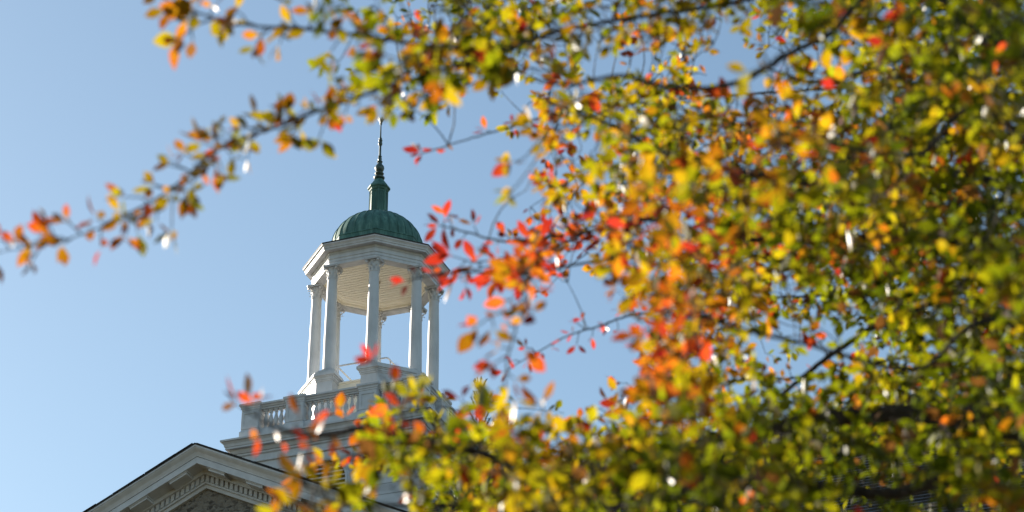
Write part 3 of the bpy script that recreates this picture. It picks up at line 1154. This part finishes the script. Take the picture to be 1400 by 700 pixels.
nodes, owner = [], []
for name, b in BR.items():
    for i, (p, r) in enumerate(b.path):
        if i % 6 == 0 and i > 8:
            nodes.append(p)
            owner.append(name)
samples = []
LPC = 7.0
for r in range(-3, 17):
    for c in range(7, 38):
        t = dens(c * 50 + 25, r * 50 + 25)
        if t <= 0: continue
        n = 0.0
        budget = t * 2500
        while budget > 0:
            d = depth_at(c * 50 + 25, r * 50 + 25)
            Lp = LEAF_L * FPX / d
            a = LPC * .085 * Lp * Lp
            if budget < a and RND.random() > budget / a: break
            budget -= a
            q = (c * 50 + RND.random() * 50, r * 50 + RND.random() * 50, d)
            # leaves gather in boughs with hollows between them
            w = noise.noise(at(*q) * 1.9) + .5 * noise.noise(at(*q) * 4.3)
            if RND.random() < .62 + 1.5 * w: samples.append(q)
import numpy as np
S = [at(*s) for s in samples]
A = np.zeros((len(nodes) + len(S), 3))
A[:len(nodes)] = np.array([tuple(p) for p in nodes])
cnt = len(nodes)
Sa = np.array([tuple(p) for p in S])
best = np.full(len(S), 1e9)
bi = np.zeros(len(S), int)
for i in range(cnt):
    d2 = ((Sa - A[i]) ** 2).sum(1)
    m = d2 < best
    best[m] = d2[m]
    bi[m] = i
todo = np.ones(len(S), bool)
nodepos = list(nodes)
for _ in range(len(S)):
    k = int(np.where(todo, best, 1e9).argmin())
    todo[k] = False
    p, par = S[k], int(bi[k])
    q = nodepos[par]
    name = owner[par]
    b = BR[name]
    px, py, dd = samples[k]
    L = (p - q).length
    pts = b.twig(q, p, min(.0045, .0018 + L * .004), .0014, 4, RND.uniform(-.05, .10))
    nodepos.append(p)
    owner.append(name)
    idx = len(nodepos) - 1
    d2 = ((Sa - Sa[k]) ** 2).sum(1) * 1.15
    m = (d2 < best) & todo
    best[m] = d2[m]
    bi[m] = idx
    # shoot with leaves
    d = (p - q).normalized() + rvec(.45) + Vector((-.35, -.1, -.15))
    d.normalize()
    sl = RND.uniform(.03, .08)
    h = hue(px, py) + (RND.gauss(0, .07) if RND.random() > .06 else RND.uniform(.2, .45))
    size = LEAF_L * RND.uniform(.85, 1.12)
    tip = p + d * sl
    b.twig(p, tip, .0016, .001, 2, 0)
    nl = max(4, int(RND.gauss(LPC, 1.5)))
    nw = min(4, nl - 1)
    b.rosette(tip, d, nw, size, h, .25)
    for j in range(nl - nw):
        f = RND.uniform(0, .9)
        o = rvec()
        o = (o - d * o.dot(d)).normalized() + d * .5 + Vector((0, 0, -.2))
        b.lv.add(p + d * (sl * f), o, size * RND.uniform(.6, 1.0), .5 * RND.uniform(.85, 1.15), h - .04)
for name, b in BR.items():
    b.build(tree)
print('leaf clusters', len(S), 'leaves', sum(len(b.lv.v) for b in BR.values()) // 19)

# a spruce whose tip shows beside the tower
M_NEEDLE = mat_noisy('blue_green_needles', (0.06, 0.10, 0.09), (0.15, 0.21, 0.19), scale=5, rough=0.6)
tip = at(656, 527, 32)
spruce = empty('spruce_tree', (tip.x, tip.y, 0))
setp(spruce, 'dark blue green spruce with its pointed tip beside the tower', 'tree')
TH = tip.z
bm = bmesh.new()
tube(bm, [(0, 0, -.1), (0, 0, 2), (.03, .02, TH * .5), (0, 0, TH - 1.5), (0, 0, TH - .12)], [.24, .2, .12, .03, .006], 10)
obj('trunk', bm, M_BARK, spruce, smooth=True, recalc=False)
rn = random.Random(4)
bm = bmesh.new()


def needles(bm, a, b, L, n):
    d = (b - a).normalized()
    o = d.orthogonal().normalized()
    c = d.cross(o)
    for k in range(n):
        th = rn.uniform(0, 6.283)
        s_ = (o * math.cos(th) + c * math.sin(th))
        p = a.lerp(b, rn.random())
        e = p + (d * .75 + s_ * .65).normalized() * L * rn.uniform(.7, 1.1)
        w = d.cross(s_) * .0055
        bm.faces.new([bm.verts.new(q) for q in (p - w, p + w, e + w * .3, e - w * .3)])


z = TH - .1
needles(bm, Vector((0, 0, TH - .5)), Vector((0, 0, TH)), .045, 220)
while z > 2.5:
    depth = TH - z
    reach = min(3.4, .08 + .11 * depth if depth < 1 else .19 + .38 * (depth - 1))
    nb = 5 if depth < 1.1 else 6
    ph = rn.uniform(0, 6.28)
    for k in range(nb):
        th = ph + 6.283 * k / nb + rn.uniform(-.35, .35)
        L = reach * rn.uniform(.7, 1.1)
        up = 1.9 if depth < .9 else (.6 if depth < 2.5 else -.1)
        a = Vector((0, 0, z + rn.uniform(-.08, .08)))
        m = a + Vector((math.cos(th) * L * .55, math.sin(th) * L * .55, L * .5 * up - .02 * L))
        b = a + Vector((math.cos(th) * L, math.sin(th) * L, L * up + .08 * L))
        tube(bm, [a, m, b], [.004 + .008 * min(depth, 2), .004 + .002 * min(depth, 2), .002], 4, caps=False)
        q = 260 if depth < 3 else 70
        nl = .032 if depth < 1.1 else (.05 if depth < 3 else .09)
        needles(bm, a.lerp(m, .2), m, nl, int(q * L * .5) + 20)
        needles(bm, m, b, nl, int(q * L * .5) + 20)
        for j in range(int(2 + 3.5 * L) if depth > 1.1 else 0):
            f = rn.uniform(.3, 1)
            p = a.lerp(m, f * 2) if f < .5 else m.lerp(b, f * 2 - 1)
            t2 = th + rn.choice((-1, 1)) * rn.uniform(.6, 1.0)
            e = p + Vector((math.cos(t2), math.sin(t2), up * .6)) * L * rn.uniform(.2, .4)
            needles(bm, p, e, nl, int(q * .35) + 10)
    z -= .12 if depth < 1.1 else (.17 if depth < 3 else .30)
obj('foliage', bm, M_NEEDLE, spruce, recalc=False)

# a lobed oak leaf among the small leaves at the top
M_OAK = mat_noisy('orange_brown_oak_leaf', (0.42, 0.13, 0.02), (0.62, 0.24, 0.03), scale=60, rough=0.55)
op = at(1066, -4, 6.0)
bm = bmesh.new()
out = [(0, .004), (.10, .03), (.18, .17), (.25, .20), (.29, .09), (.38, .12), (.47, .30), (.55, .31), (.57, .13), (.66, .15), (.75, .27), (.80, .24), (.82, .11), (.90, .13), (.96, .09), (1.0, 0)]
OL = .085
rows = []
for t, w in out:
    c = Vector((0, -.10 * OL * math.sin(t * 2.6), -t * OL))
    rows.append((bm.verts.new(c + Vector((-w * OL, .10 * w * OL, 0))), bm.verts.new(c), bm.verts.new(c + Vector((w * OL, .22 * w * OL, .0)))))
for a, b in zip(rows[:-1], rows[1:]):
    for i in (0, 1):
        bm.faces.new((a[i], a[i + 1], b[i + 1], b[i]))
tube(bm, [(0, 0, .03), (.004, 0, .012), (0, 0, 0), (0, -.10 * OL, -.6 * OL), (0, -.05 * OL, -.97 * OL)], [.0011, .001, .001, .0008, .0003], 5)
oak = obj('oak_leaf', bm, M_OAK, None, op, recalc=False)
oak.rotation_euler = (R(8), R(14), R(-20))
sol = oak.modifiers.new('thickness', 'SOLIDIFY')
sol.thickness = .0004
setp(oak, 'orange lobed oak leaf hanging among small leaves at the top edge', 'leaf')
